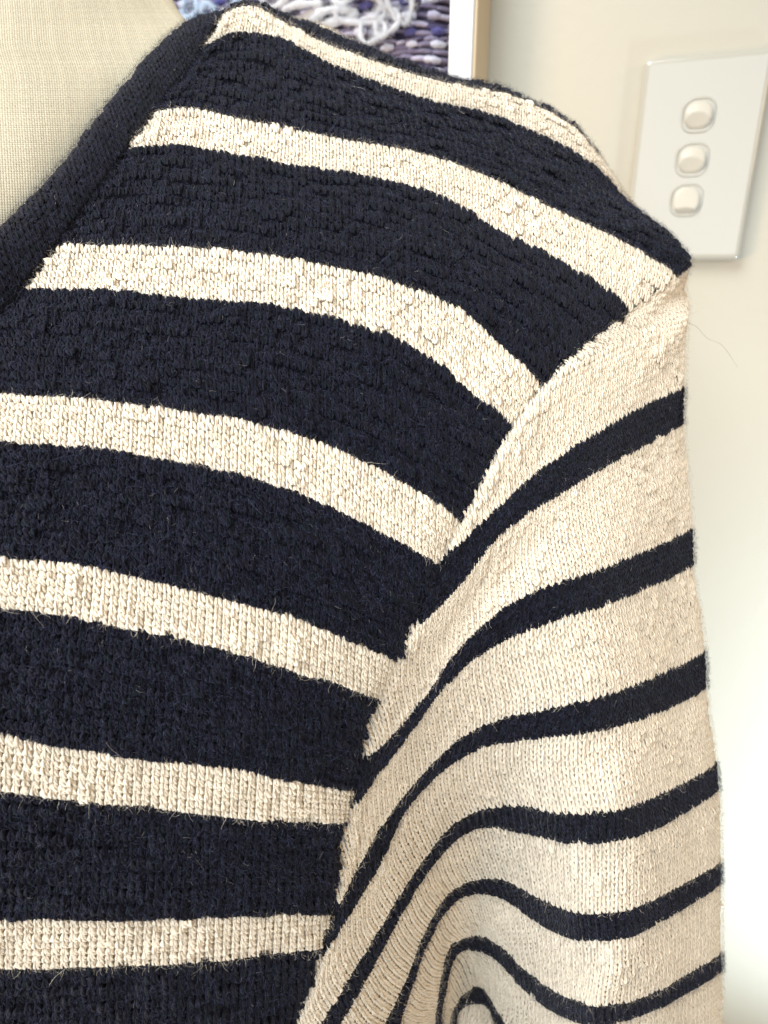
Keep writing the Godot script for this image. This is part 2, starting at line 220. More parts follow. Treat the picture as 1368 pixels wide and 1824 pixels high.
func linen_maps() -> Array:
	var n := 512
	var im := Image.create(n, n, false, Image.FORMAT_RGB8)
	var hi := Image.create(n, n, false, Image.FORMAT_RGB8)
	var r := RandomNumberGenerator.new()
	r.seed = 9
	var k := 32
	var wx := []
	var wy := []
	for i in k:
		wx.append(r.randf_range(0.92, 1.0))
		wy.append(r.randf_range(0.92, 1.0))
	var f := FastNoiseLite.new()
	f.frequency = 0.09
	for y in n:
		for x in n:
			var fx := float(x) / n * k
			var fy := float(y) / n * k
			var ix := int(fx)
			var iy := int(fy)
			var over := (ix + iy) % 2 == 0
			var dx := absf(fx - ix - 0.5) * 2.0
			var dy := absf(fy - iy - 0.5) * 2.0
			var h := (1.0 - dx * dx) * (1.0 - 0.55 * dy * dy) if over else (1.0 - dy * dy) * (1.0 - 0.55 * dx * dx)
			h = clampf(h + 0.12 * f.get_noise_2d(x, y), 0.0, 1.0)
			hi.set_pixel(x, y, Color(h, h, h))
			var t: float = (wx[ix] if over else wy[iy]) * (0.96 + 0.08 * f.get_noise_2d(x * 2.0, y * 2.0))
			if h < 0.2:
				t *= 0.62 if f.get_noise_2d(ix * 9.0, iy * 9.0) > 0.0 else 0.85
			im.set_pixel(x, y, Color(t, t * 0.99, t * 0.965))
	hi.bump_map_to_normal_map(5.0)
	return [ImageTexture.create_from_image(im), ImageTexture.create_from_image(hi)]

func plaster_map(freq: float, strength: float) -> NoiseTexture2D:
	var t := NoiseTexture2D.new()
	t.width = 512
	t.height = 512
	t.seamless = true
	t.as_normal_map = true
	t.bump_strength = strength
	var f := FastNoiseLite.new()
	f.frequency = freq
	f.fractal_octaves = 4
	t.noise = f
	return t

# ------------------------------------------------------------------ knitting
# Stockinette: every stitch is a V of two yarn legs, its point tucked over the course below.
func knit(net: Net, v0: float, v1: float, n: int, wale: float, col: Color, look: Dictionary, cuts := Vector2(1, 1)) -> ArrayMesh:
	var st := Cloth.new()
	var rows := []
	var d0 := net.far(v0)
	var d1 := net.far(v1)
	for j in range(-1, n + 1):
		rows.append(Course.new(net, net.row_at(lerpf(d0, d1, (j + 0.5) / n))))
	var under := []
	var fat: float = look.fat
	var puff: float = look.puff
	var flip: float = look.get("flip", 1.0)
	for j in n:
		var c: Course = rows[j + 1]
		var up: Course = rows[j]
		var dn: Course = rows[j + 2]
		var total := c.total()
		var i0 := int(ceil(-c.u0 / wale))
		var i1 := int(floor((total - c.u0) / wale))
		for i in range(i0, i1 + 1):
			var x := c.u0 + i * wale
			if x > c.u0 + look.get("behind", 1.0) or j < look.get("skip", 0):      # out of sight round the back
				continue
			var P := c.at(x)
			var A := up.at(up.u0 + i * wale)
			var B := dn.at(dn.u0 + i * wale)
			var H := (B - A) * 0.5
			var xa := up.u0 + i * wale
			var xb := dn.u0 + i * wale
			if xa < -wale or xa > up.total() + wale:
				H = B - P
			elif xb < -wale or xb > dn.total() + wale:
				H = P - A
			var tu := (c.at(minf(x + 0.001, total)) - c.at(maxf(x - 0.001, 0.0))).normalized()
			var N := H.cross(tu).normalized() * flip
			var h := H.length()
			if h < 0.0004 or h > 0.0075 or outside(P):
				continue
			var wob := bump.get_noise_2d(x * 1000.0, v0 * 40.0 + j * h * 1000.0)
			var wob2 := bump.get_noise_2d(x * 430.0 + 300.0, v0 * 40.0 + j * h * 430.0)
			var slub: float = maxf(0.0, wob * 1.6 + wob2 * 0.9) * look.slub * clampf(0.8 + 1.6 * broad.get_noise_3dv(P * 1000.0), 0.1, 1.7)
			var rough: float = clampf(0.75 + 2.2 * broad.get_noise_3dv(P * 1000.0), 0.3, 1.15) if look.tone == 1 else 1.0
			var edge := 0.35 if j == 0 or j == n - 1 else 1.0
			var knob: float = rng.randf_range(-1.0, 1.0) * look.knob * rough
			P += N * (edge_drop(x, total, cuts) + knob + edge * (wob + wob2 * 0.8) * puff * rough + edge * look.ridge * broad.get_noise_2d(x * 2000.0, v0 * 977.0 + j * 131.0) * 1.8)
			var shade := rng.randf_range(0.95, 1.05)
			var cc := Color(col.r * shade, col.g * shade, col.b * shade)
			var rs := fat * (1.0 + wob * 0.25 + rng.randf_range(-0.07, 0.07)) * (1.0 + slub * 0.35 + knob * 300.0)
			var lift := slub * 0.0005
			if i % 2 == 0 or look.get("dense", false):
				fuzz.append([P, N, tu, H / h, 2 if look.tone == 1 and (j == 0 or j == n - 1) else look.tone])
			var lean: float = rng.randf_range(-0.05, 0.05) + look.lean
			for s: float in [-1.0, 1.0]:
				var dir := (tu * (s * 0.40 * wale) - H * 1.5).normalized()
				var side := dir.cross(N).normalized()
				var js := rng.randf_range(-0.04, 0.04)
				# centre line of the leg
				var cen := []
				var rad := []
				for q in 5:
					var t := q / 4.0
					var a: float = s * (0.45 - look.spread * (1.0 - pow(t, 0.75))) + lean * (0.5 - t) + js
					var b: float = look.tip - look.reach * t - (0.6 * t if j == 0 else 0.0)
					var swell := sin(PI * (0.12 + 0.80 * t))
					var cz: float = wale * (look.round * swell - 0.10 - 0.22 * t) + lift * swell
					cen.append(P + tu * (a * wale) + H * b + N * cz)
					rad.append(wale * rs * (0.40 + 0.60 * pow(swell, 0.7)) * (0.7 if q == 0 else 0.8 if q == 4 else 1.0))
				# three plies twisted together
				var ph := rng.randf() * TAU
				for y in 3:
					var base := st.v.size()
					var tone: float = rng.randf_range(1.0 - look.vary, 1.0 + look.vary)
					var cp := Color(cc.r * tone, cc.g * tone, cc.b * tone)
					var loose := rng.randf_range(0.40, 0.60)
					for q in 5:
						var ang := ph + y * TAU / 3.0 + q * 0.75
						var r: float = rad[q]
						var po := side * cos(ang) + N * sin(ang)
						var C: Vector3 = cen[q] + po * (r * (loose if q < 4 else 0.8)) + H * rng.randf_range(-0.05, 0.05)
						r *= rng.randf_range(0.52, 0.66) if q < 4 else 0.16
						for k in 3:
							var d := side * RC[k] + N * RS[k]
							st.v.append(C + d * r)
							st.n.append((d + po * 0.25).normalized())
							st.uv.append(Vector2.ZERO)
							st.c.append(cp)
					for q in 4:
						for k in 3:
							var a0 := base + q * 3 + k
							var a1 := base + q * 3 + (k + 1) % 3
							st.ix.append_array(PackedInt32Array([a0, a1, a0 + 3, a1, a1 + 3, a0 + 3]))
	# the yarn behind the stitches, as a close backing
	for e in n + 1:
		var c := Course.new(net, net.row_at(lerpf(d0, d1, float(e) / n)))
		under.append(c)
	var us := []
	for e in n + 1:
		var line := PackedVector3Array()
		var c: Course = under[e]
		for k in 81:
			var x := c.total() * k / 80.0
			var P := c.at(x)
			var o: Course = under[mini(e + 1, n)]
			var o2: Course = under[maxi(e - 1, 0)]
			var H := o.at(o.total() * k / 80.0) - o2.at(o2.total() * k / 80.0)
			var tu := c.at(minf(x + 0.001, c.total())) - c.at(maxf(x - 0.001, 0.0))
			line.append(P + H.cross(tu).normalized() * flip * (edge_drop(x, c.total(), cuts) - 0.0006))
		us.append(line)
	st.sheet(us, Color(col.r * 0.9, col.g * 0.9, col.b * 0.9), false, 300.0)
	return st.mesh()

func outside(p: Vector3) -> bool:       # well clear of the part of the jacket that is shown
	return p.y < 1.095 or p.x < -0.20 or p.z > -0.055

func edge_drop(x: float, total: float, cuts: Vector2) -> float:
	var d := 0.0
	if cuts.x > 0.0:
		d += -0.0017 * cuts.x * exp(-pow(x / 0.0022, 2.0)) + 0.0005 * cuts.x * exp(-pow((x - 0.006) / 0.004, 2.0))
	if cuts.y > 0.0:
		var y := total - x
		d += -0.0022 * cuts.y * exp(-pow(y / 0.0022, 2.0)) + 0.0005 * cuts.y * exp(-pow((y - 0.006) / 0.004, 2.0))
	return d

var RC := PackedFloat32Array()
var RS := PackedFloat32Array()

# ------------------------------------------------------------------ loose fibres
func fibre(kind: int) -> ArrayMesh:
	var r := RandomNumberGenerator.new()
	r.seed = 70 + kind
	var st := Cloth.new()
	var p := Vector3.ZERO
	var d := Vector3(1, 0, r.randf_range(0.1, 0.5)).normalized()
	var path := PackedVector3Array()
	var rad := PackedFloat32Array()
	for i in 6:
		path.append(p)
		rad.append(0.019 * (1.0 - 0.7 * i / 5.0))
		p += d * 0.2
		d = (d + Vector3(r.randf_range(-0.5, 0.5), r.randf_range(-0.7, 0.7), r.randf_range(-0.45, 0.35))).normalized()
	st.tube(path, rad, Vector3(0, 0.3, 1), Color.WHITE, 3)
	return st.mesh()

func scatter(called: String, parent: Node, seeds: Array, per: float, meshes: Array, tint: Callable, size: Callable) -> void:
	var lists := []
	for m in meshes:
		lists.append([])
	for s in seeds:
		var k := int(per) + (1 if rng.randf() < per - int(per) else 0)
		for i in k:
			lists[rng.randi() % meshes.size()].append(s)
	for q in meshes.size():
		if lists[q].is_empty():
			continue
		var mm := MultiMesh.new()
		mm.transform_format = MultiMesh.TRANSFORM_3D
		mm.use_colors = true
		mm.mesh = meshes[q]
		mm.instance_count = lists[q].size()
		for i in lists[q].size():
			var s = lists[q][i]
			var N: Vector3 = s[1]
			var ang := rng.randf() * TAU
			var x: Vector3 = (s[2] * cos(ang) + s[3] * sin(ang)).normalized()
			x = (x + N * rng.randf_range(-0.1, 0.5)).normalized()
			var y := N.cross(x).normalized()
			var z := x.cross(y)
			var sz: Vector2 = size.call(s)
			var at: Vector3 = s[0] + N * rng.randf_range(0.0006, 0.0020) + s[2] * rng.randf_range(-0.0028, 0.0028) + s[3] * rng.randf_range(-0.0014, 0.0014)
			mm.set_instance_transform(i, Transform3D(Basis(x * sz.x, y * sz.y, z * sz.y), at))
			mm.set_instance_color(i, tint.call(s))
		var o := MultiMeshInstance3D.new()
		o.name = numbered(called, parent)
		o.multimesh = mm
		o.material_override = M.fibre
		o.set_meta("kind", "stuff")
		parent.add_child(o, true)

# ------------------------------------------------------------------ scene
func _ready() -> void:
	rng.seed = 20
	camera_and_light()
	materials()
	wall()
	door_frame()
	switch_plate()
	tweed()
	mannequin()
	jacket()

func camera_and_light() -> void:
	var cam := Camera3D.new()
	cam.name = "camera"
	cam.transform = Transform3D(Basis(Vector3(0.9312, 0.0, -0.3646), Vector3(-0.1284, 0.9359, -0.3280), Vector3(0.3412, 0.3523, 0.8715)).orthonormalized(), CAM_AT)
	var at := CameraAttributesPhysical.new()
	at.frustum_focal_length = 15.79
	at.frustum_focus_distance = 0.215
	at.frustum_near = 0.02
	at.frustum_far = 20.0
	at.exposure_aperture = 9.0
	cam.attributes = at
	add_child(cam)
	cam.current = true
	var env := Environment.new()
	env.background_mode = Environment.BG_COLOR
	env.background_color = Color(0.24, 0.21, 0.165).linear_to_srgb()
	env.tonemap_mode = Environment.TONE_MAPPER_LINEAR
	env.tonemap_exposure = 1.14
	env.sdfgi_enabled = true
	env.ssao_enabled = true
	env.ssil_enabled = true
	var we := WorldEnvironment.new()
	we.name = "surroundings"
	we.environment = env
	add_child(we)
	area("ceiling_lamp", Vector3(-0.60, 2.50, 0.45), Vector3(-0.05, 1.38, -0.25), Vector2(0.9, 0.9), Color(0.95, 0.98, 1.0), 3.1)
	area("shop_window", Vector3(0.25, 1.75, 1.55), Vector3(0.0, 1.30, -0.2), Vector2(1.3, 1.2), Color(0.84, 0.92, 1.0), 1.75)
	area("added_fold_light", Vector3(-0.92, 1.20, 0.28), Vector3(0.0, 1.22, -0.18), Vector2(0.35, 0.35), Color(1.0, 0.62, 0.30), 0.85)  # unseen warm light, added to warm the sleeve fold
	area("added_rim_light", Vector3(0.95, 1.70, -0.02), Vector3(0.03, 1.25, -0.25), Vector2(0.3, 0.3), Color(1.0, 0.66, 0.34), 0.28)  # another added light out of view, warms the right rim of the sleeve
	var s := SpotLight3D.new()  # spot added out of view to brighten and cool the lower wall
	s.name = "added_wall_spot"
	s.light_color = Color(0.70, 0.85, 1.0).linear_to_srgb()
	s.light_energy = 1.2
	s.spot_range = 6.0
	s.spot_attenuation = 2.0
	s.spot_angle = 33.0
	s.spot_angle_attenuation = 1.0
	s.light_size = 0.05
	s.shadow_enabled = true
	add_child(s)
	s.look_at_from_position(Vector3(0.55, 0.80, -0.12), Vector3(0.16, 1.00, -0.52))

func area(called: String, at: Vector3, to: Vector3, size: Vector2, col: Color, energy: float) -> void:
	var l := AreaLight3D.new()
	l.name = called
	l.area_size = size
	l.light_color = col.linear_to_srgb()
	l.light_energy = energy
	l.shadow_enabled = true
	l.area_range = 12.0
	l.area_attenuation = 2.0
	add_child(l)
	l.look_at_from_position(at, to)

func materials() -> void:
	for k in 3:
		RC.append(cos(TAU * k / 3.0 + 0.5))
		RS.append(sin(TAU * k / 3.0 + 0.5))
	bump.seed = 11
	bump.frequency = 0.17
	bump.fractal_octaves = 2
	broad.seed = 3
	broad.frequency = 0.022
	var y := yarn_maps()
	var l := linen_maps()
	M.knit = mat(Color(1, 1, 1), 0.95, {"vertex_color_use_as_albedo": true, "metallic_specular": 0.25, "rim_enabled": true, "rim": 0.35, "rim_tint": 0.6})
	M.knit_dark = M.knit.duplicate()
	M.knit_dark.rim = 0.2
	M.fibre = mat(Color(1, 1, 1), 0.8, {"vertex_color_use_as_albedo": true, "metallic_specular": 0.3})
	M.linen = mat(Color(0.72, 0.665, 0.53), 0.95, {"albedo_texture": l[0], "normal_enabled": true, "normal_texture": l[1], "normal_scale": 1.1, "metallic_specular": 0.2})
	M.wall = mat(Color(0.42, 0.402, 0.33), 0.42, {"normal_enabled": true, "normal_texture": plaster_map(0.02, 2.0), "normal_scale": 0.25, "uv1_triplanar": true, "uv1_scale": Vector3(9, 9, 9)})
	M.white = mat(Color(0.70, 0.76, 0.80), 0.35)
	M.side_beige = mat(Color(0.50, 0.41, 0.28), 0.55)  # beige of the frame's side strip, apart from its white board
	M.plastic = mat(Color(0.395, 0.39, 0.34), 0.14, {"metallic_specular": 0.45, "clearcoat_enabled": true, "clearcoat": 0.3, "clearcoat_roughness": 0.08})
	M.rocker = mat(Color(0.48, 0.465, 0.40), 0.3, {"metallic_specular": 0.35})
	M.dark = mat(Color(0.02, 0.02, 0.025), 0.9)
	M.tweed = mat(Color(1, 1, 1), 0.95, {"vertex_color_use_as_albedo": true, "albedo_texture": y[0], "normal_enabled": true, "normal_texture": y[1], "metallic_specular": 0.2})

func box(a: Vector3, b: Vector3, bevel := 0.0) -> ArrayMesh:
	# box between two corners with chamfered edges
	var st := SurfaceTool.new()
	st.begin(Mesh.PRIMITIVE_TRIANGLES)
	st.set_smooth_group(-1)
	var c := (a + b) * 0.5
	var h := (b - a) * 0.5
	var pts := []
	for sx in [-1, 1]:
		for sy in [-1, 1]:
			for sz in [-1, 1]:
				for ax in 3:
					var q := Vector3(h.x * sx, h.y * sy, h.z * sz)
					for o in 3:
						if o != ax:
							q[o] -= bevel * [sx, sy, sz][o]
					pts.append(q)
	hull(st, pts, c, bevel)
	st.generate_normals()
	return st.commit()

func hull(st: SurfaceTool, pts: Array, c: Vector3, bevel: float) -> void:
	# faces of a chamfered box: corners are grouped by face, edge and vertex
	var id := func(sx: int, sy: int, sz: int, ax: int) -> Vector3: return pts[(sx * 4 + sy * 2 + sz) * 3 + ax]
	var polys := []
	for ax in 3:
		for s in 2:
			var f := []
			for w in [[0, 0], [1, 0], [1, 1], [0, 1]]:
				var k := [0, 0, 0]
				k[ax] = s
				k[(ax + 1) % 3] = w[0]
				k[(ax + 2) % 3] = w[1]
				f.append(id.call(k[0], k[1], k[2], ax))
			polys.append(f)
	if bevel > 0.0:
		for ax in 3:
			var p := (ax + 1) % 3
			var q := (ax + 2) % 3
			for w in [[0, 0], [1, 0], [1, 1], [0, 1]]:
				var f := []
				for e in [[0, p], [1, p], [1, q], [0, q]]:
					var k := [0, 0, 0]
					k[ax] = e[0]
					k[p] = w[0]
					k[q] = w[1]
					f.append(id.call(k[0], k[1], k[2], e[1]))
				polys.append(f)
		for i in 8:
			polys.append([pts[i * 3], pts[i * 3 + 1], pts[i * 3 + 2]])
	for f in polys:
		var mid := Vector3.ZERO
		for v in f:
			mid += v
		var nrm: Vector3 = (f[1] - f[0]).cross(f[2] - f[0])
		if nrm.dot(mid) > 0:
			f.reverse()
		for i in range(1, f.size() - 1):
			for v in [f[0], f[i], f[i + 1]]:
				st.add_vertex(v + c)

# ------------------------------------------------------------------ background
func wall() -> void:
	var w := obj("wall", box(Vector3(-0.150, 0.6, -0.60), Vector3(1.6, 2.6, -0.521)), M.wall)
	w.set_meta("kind", "structure")
	var n := obj("wall_behind_rack", box(Vector3(-1.4, 0.6, -0.80), Vector3(-0.1505, 2.6, -0.70)), M.dark)
	n.set_meta("kind", "structure")

func door_frame() -> void:
	var t := thing("door_frame", "narrow white door frame with beige inner side beside the tweed jacket", "door frame", Vector3(-0.138, 0.6, -0.50))
	obj("white_board", box(Vector3(-0.0078, 0.0, -0.060), Vector3(0.0076, 2.0, 0.015), 0.0008), M.white, t)
	obj("beige_side_strip", box(Vector3(0.0077, 0.0, -0.0205), Vector3(0.0098, 2.0, 0.0135), 0.0004), M.side_beige, t)

func pill(w: float, h: float, r: float, n: int) -> PackedVector2Array:
	var out := PackedVector2Array()
	for q in 4:
		var cx := (w * 0.5 - r) * (1 if q == 0 or q == 3 else -1)
		var cy := (h * 0.5 - r) * (1 if q < 2 else -1)
		for i in n + 1:
			var a := PI * 0.5 * (q + float(i) / n)
			out.append(Vector2(cx + r * cos(a), cy + r * sin(a)))
	return out

func loft(rings: Array, smooth := true, cap := true) -> ArrayMesh:
	# rings: closed loops of equal size, from back to front (counter-clockwise seen from the front)
	var st := SurfaceTool.new()
	st.begin(Mesh.PRIMITIVE_TRIANGLES)
	st.set_smooth_group(0 if smooth else -1)
	var n: int = rings[0].size()
	for r in rings.size() - 1:
		for i in n:
			var a: Vector3 = rings[r][i]
			var b: Vector3 = rings[r][(i + 1) % n]
			var c: Vector3 = rings[r + 1][i]
			var d: Vector3 = rings[r + 1][(i + 1) % n]
			for v in [a, c, b, b, c, d]:
				st.add_vertex(v)
	if cap:
		var last: Array = rings[rings.size() - 1]
		var mid := Vector3.ZERO
		for v in last:
			mid += v
		mid /= n
		for i in n:
			for v in [mid, last[(i + 1) % n], last[i]]:
				st.add_vertex(v)
	st.generate_normals()
	return st.commit()

func switch_plate() -> void:
	var at := Vector3(0.0080, 1.457, -0.521)
	var t := thing("light_switch", "cream plastic wall plate with a column of three rocker switches", "light switch", at)
	# plate with rounded corners and a soft front edge
	var rings := []
	for k in [[0.0, 0.0], [0.0058, 0.0], [0.0072, 0.0003], [0.0082, 0.0010], [0.0088, 0.0022], [0.0090, 0.0036], [0.0090, 0.0041], [0.0090, 0.0050]]:
		var ring := []
		for p in pill(0.072 - 2 * k[1], 0.1162 - 2 * k[1], 0.0032 - k[1] * 0.5, 5):
			ring.append(Vector3(p.x, p.y, k[0]))
		rings.append(ring)
	obj("cover_plate", loft(rings), M.plastic, t)
	var ys := [0.0255, 0.0009, -0.0222]
	for i in 3:
		rocker(t, Vector3(-0.0006, ys[i], 0.0090), -1.0 if i < 2 else 1.0)

func rocker(t: Node3D, at: Vector3, tip: float) -> void:
	# raised surround with a rocker whose upper or lower half stands out
	var rings := []
	for k in [[0.0001, 0.0], [0.0005, 0.0003], [0.0006, 0.0007], [0.0004, 0.0011], [-0.0012, 0.0014]]:
		var ring := []
		for p in pill(0.0196 - 2 * k[1], 0.0196 - 2 * k[1], 0.0074 - k[1], 7):
			ring.append(at + Vector3(p.x, p.y, k[0]))
		rings.append(ring)
	var sur := obj("rocker_surround", loft(rings, true, false), M.plastic, t)
	rings = []
	var scales := [1.0, 1.0, 0.97, 0.92, 0.85, 0.76, 0.66, 0.55, 0.44, 0.33, 0.22, 0.11, 0.03]
	for k in scales.size():
		var ring := []
		for p in pill(0.0152, 0.0152, 0.0062, 9):
			var q: Vector2 = p * scales[k]
			var crest: float = (0.0016 if tip < 0.0 else -0.0042) - 0.0020 * pow(q.x / 0.0076, 2.0)
			var z := 0.0034 - 0.42 * maxf(0.0, q.y - crest) - (0.30 if tip < 0.0 else 0.85) * maxf(0.0, crest - q.y)
			if tip > 0.0:
				z = 0.0034 - 0.20 * maxf(0.0, q.y - crest) - 0.85 * maxf(0.0, crest - q.y)
			z -= 0.0007 * pow(maxf(0.0, (scales[k] - 0.8) / 0.2), 2.0)
			ring.append(at + Vector3(q.x, q.y, z if k else -0.0012))
		rings.append(ring)
	obj("rocker", loft(rings), M.rocker, sur)

# ------------------------------------------------------------------ tweed jacket on the rack behind
func tweed() -> void:
	var at := Vector3(-0.28, 1.57, -0.535)
	var t := thing("tweed_jacket", "blue, lavender and white tweed jacket with fluffy yarn fringe, hanging behind", "jacket", at)
	var r := RandomNumberGenerator.new()
	r.seed = 5
	var back := Cloth.new()
	var rows := []
	for j in 16:
		var line := PackedVector3Array()
		for i in 24:
			var x := -0.16 + i * 0.012
			var e := maxf(0.0, x - 0.095)
			line.append(Vector3(minf(x, 0.113), 0.09 - j * 0.014, -0.004 - e * e * 30.0 - maxf(0.0, x - 0.113) * 4.0 + 0.004 * sin(x * 40.0 + j * 0.2)))
		rows.append(line)
	back.sheet(rows, Color(0.10, 0.09, 0.15), false, 40.0)
	obj("woven_body", back.mesh(), M.tweed, t)
	var weave := Cloth.new()
	var hair := []
	var pal := [Color(0.30, 0.28, 0.42), Color(0.20, 0.18, 0.28), Color(0.72, 0.74, 0.88), Color(0.55, 0.54, 0.72), Color(0.10, 0.09, 0.17), Color(0.80, 0.82, 0.92), Color(0.07, 0.07, 0.42), Color(0.24, 0.22, 0.32), Color(0.26, 0.24, 0.36)]
	var row_y := 0.088
	var j := 0
	while row_y > -0.11:
		var floats := j % 2 == 0
		var x := -0.16 + r.randf_range(0.0, 0.006)
		var k := r.randi() % 2
		while x < 0.113:
			var white := floats and k % 2 == 0 and r.randf() < 0.85
			k += 1
			var ln := r.randf_range(0.0065, 0.0105) if white else r.randf_range(0.006, 0.013)
			var pick: Color = [Color(0.72, 0.74, 0.88), Color(0.80, 0.82, 0.90), Color(0.56, 0.55, 0.74), Color(0.74, 0.77, 0.92), Color(0.13, 0.13, 0.36)][r.randi() % 5] if white else pal[[0, 1, 4, 7, 8, 3][r.randi() % 6]]
			var fat := r.randf_range(0.0024, 0.0034) if white else r.randf_range(0.0014, 0.0021)
			var path := PackedVector3Array()
			var rad := PackedFloat32Array()
			var tilt := r.randf_range(-0.0012, 0.0012)
			var yy := row_y + r.randf_range(-0.0009, 0.0009)
			for q in 6:
				var f := q / 5.0
				var px := minf(x + ln * f, 0.1135)
				var e := maxf(0.0, px - 0.095)
				path.append(Vector3(px, yy + tilt * (f - 0.5) + 0.0012 * sin(px * 60.0 + j), -0.004 - e * e * 30.0 + 0.0012 * sin(PI * f) + 0.004 * sin(px * 40.0)))
				rad.append(fat * (0.5 + r.randf_range(0.35, 0.6) * sin(PI * (0.1 + 0.8 * f))))
			weave.tube(path, rad, Vector3(0, 0, 1), pick, 6, Vector2(r.randf(), r.randf()), Vector2(1, 1))
			if white:      # hairy floats
				for q in 10:
					var qi := r.randi() % 6
					hair.append([path[qi] + Vector3(0, r.randf_range(-1, 1) * fat, fat * 0.6), Vector3(r.randf_range(-0.6, 0.6), r.randf_range(-0.6, 0.6), 0.8).normalized(), Vector3(1, 0, 0), Vector3(0, 1, 0), pick])
			x += ln * 0.9
		row_y -= 0.0052 if floats else 0.0036
		j += 1
	var w := obj("woven_slubs", weave.mesh(), M.tweed, t)
	w.set_meta("kind", "stuff")
	# fluffy looped fringe down the jacket's edge
	for s in [[0.055, -0.004, 0.018, 0.008, 0.0023, 0.0], [0.074, -0.013, 0.009, 0.009, 0.0022, 0.6], [0.063, -0.017, 0.010, 0.008, 0.0020, -0.4], [0.085, -0.004, 0.008, 0.010, 0.0020, 0.3],
			[0.032, -0.006, 0.017, 0.0035, 0.0034, 0.12], [0.006, 0.000, 0.016, 0.003, 0.0030, 0.1], [-0.071, 0.001, 0.009, 0.010, 0.0026, 0.2], [-0.045, 0.004, 0.010, 0.006, 0.0024, 0.5],
			[0.040, 0.010, 0.012, 0.008, 0.0023, -0.3], [0.070, 0.012, 0.011, 0.009, 0.0022, 0.2], [-0.015, 0.010, 0.012, 0.006, 0.0025, 0.0], [-0.09, 0.012, 0.010, 0.007, 0.0024, 0.4], [0.020, 0.020, 0.011, 0.008, 0.0023, 0.1], [0.092, 0.022, 0.009, 0.010, 0.0021, -0.2]]:
		var path := PackedVector3Array()
		var rad := PackedFloat32Array()
		for q in 29:
			var a := TAU * (q / 28.0) * 1.04 + 2.0
			var wob := 1.0 + 0.12 * sin(a * 3.0 + s[0] * 300.0)
			var p := Vector2(cos(a) * s[2], sin(a) * s[3]).rotated(s[5]) * wob
			path.append(Vector3(s[0] + p.x, s[1] + p.y, 0.004 + 0.003 * sin(a + s[1] * 200.0) + q * 0.00008))
			rad.append(s[4] * 0.8 * (1.0 + 0.25 * sin(a * 5.0 + s[0] * 100.0)))
		var st := Cloth.new()
		var tone := Color(0.76, 0.79, 0.84) if s[0] > -0.03 else Color(0.55, 0.70, 0.88)
		st.tube(path, rad, Vector3(0, 0, 1), tone, 7, Vector2.ZERO, Vector2(8, 1))
		obj("yarn_loop", st.mesh(), M.tweed, t)
		for q in 28:
			for z in 16:
				hair.append([path[q] + Vector3(0, 0, rad[q] * 0.7), Vector3(r.randf_range(-0.9, 0.9), r.randf_range(-0.9, 0.9), 0.6).normalized(), Vector3(1, 0, 0), Vector3(0, 1, 0), tone])
	var kinds := [fibre(0), fibre(1)]
	scatter("fringe_fluff", t, hair, 1.0, kinds, func(s): return s[4], func(_s): return Vector2(rng.randf_range(0.003, 0.006), 0.004))

# ------------------------------------------------------------------ linen mannequin
func mannequin() -> void:
	var net := Net.new(FORM, [], 13)
	var rows := []
	for j in 61:
		rows.append(Net.spline(net.line(minf(j / 60.0 * (net.rows - 1), net.rows - 1.001)), 60))
	var st := Cloth.new()
	st.sheet(rows, Color.WHITE, false, 1000.0 / 27.0)
	var o := obj("mannequin", st.mesh(), M.linen)
	o.set_meta("label", "cream linen covered mannequin neck and chest inside the jacket's neckline")
	o.set_meta("category", "mannequin")

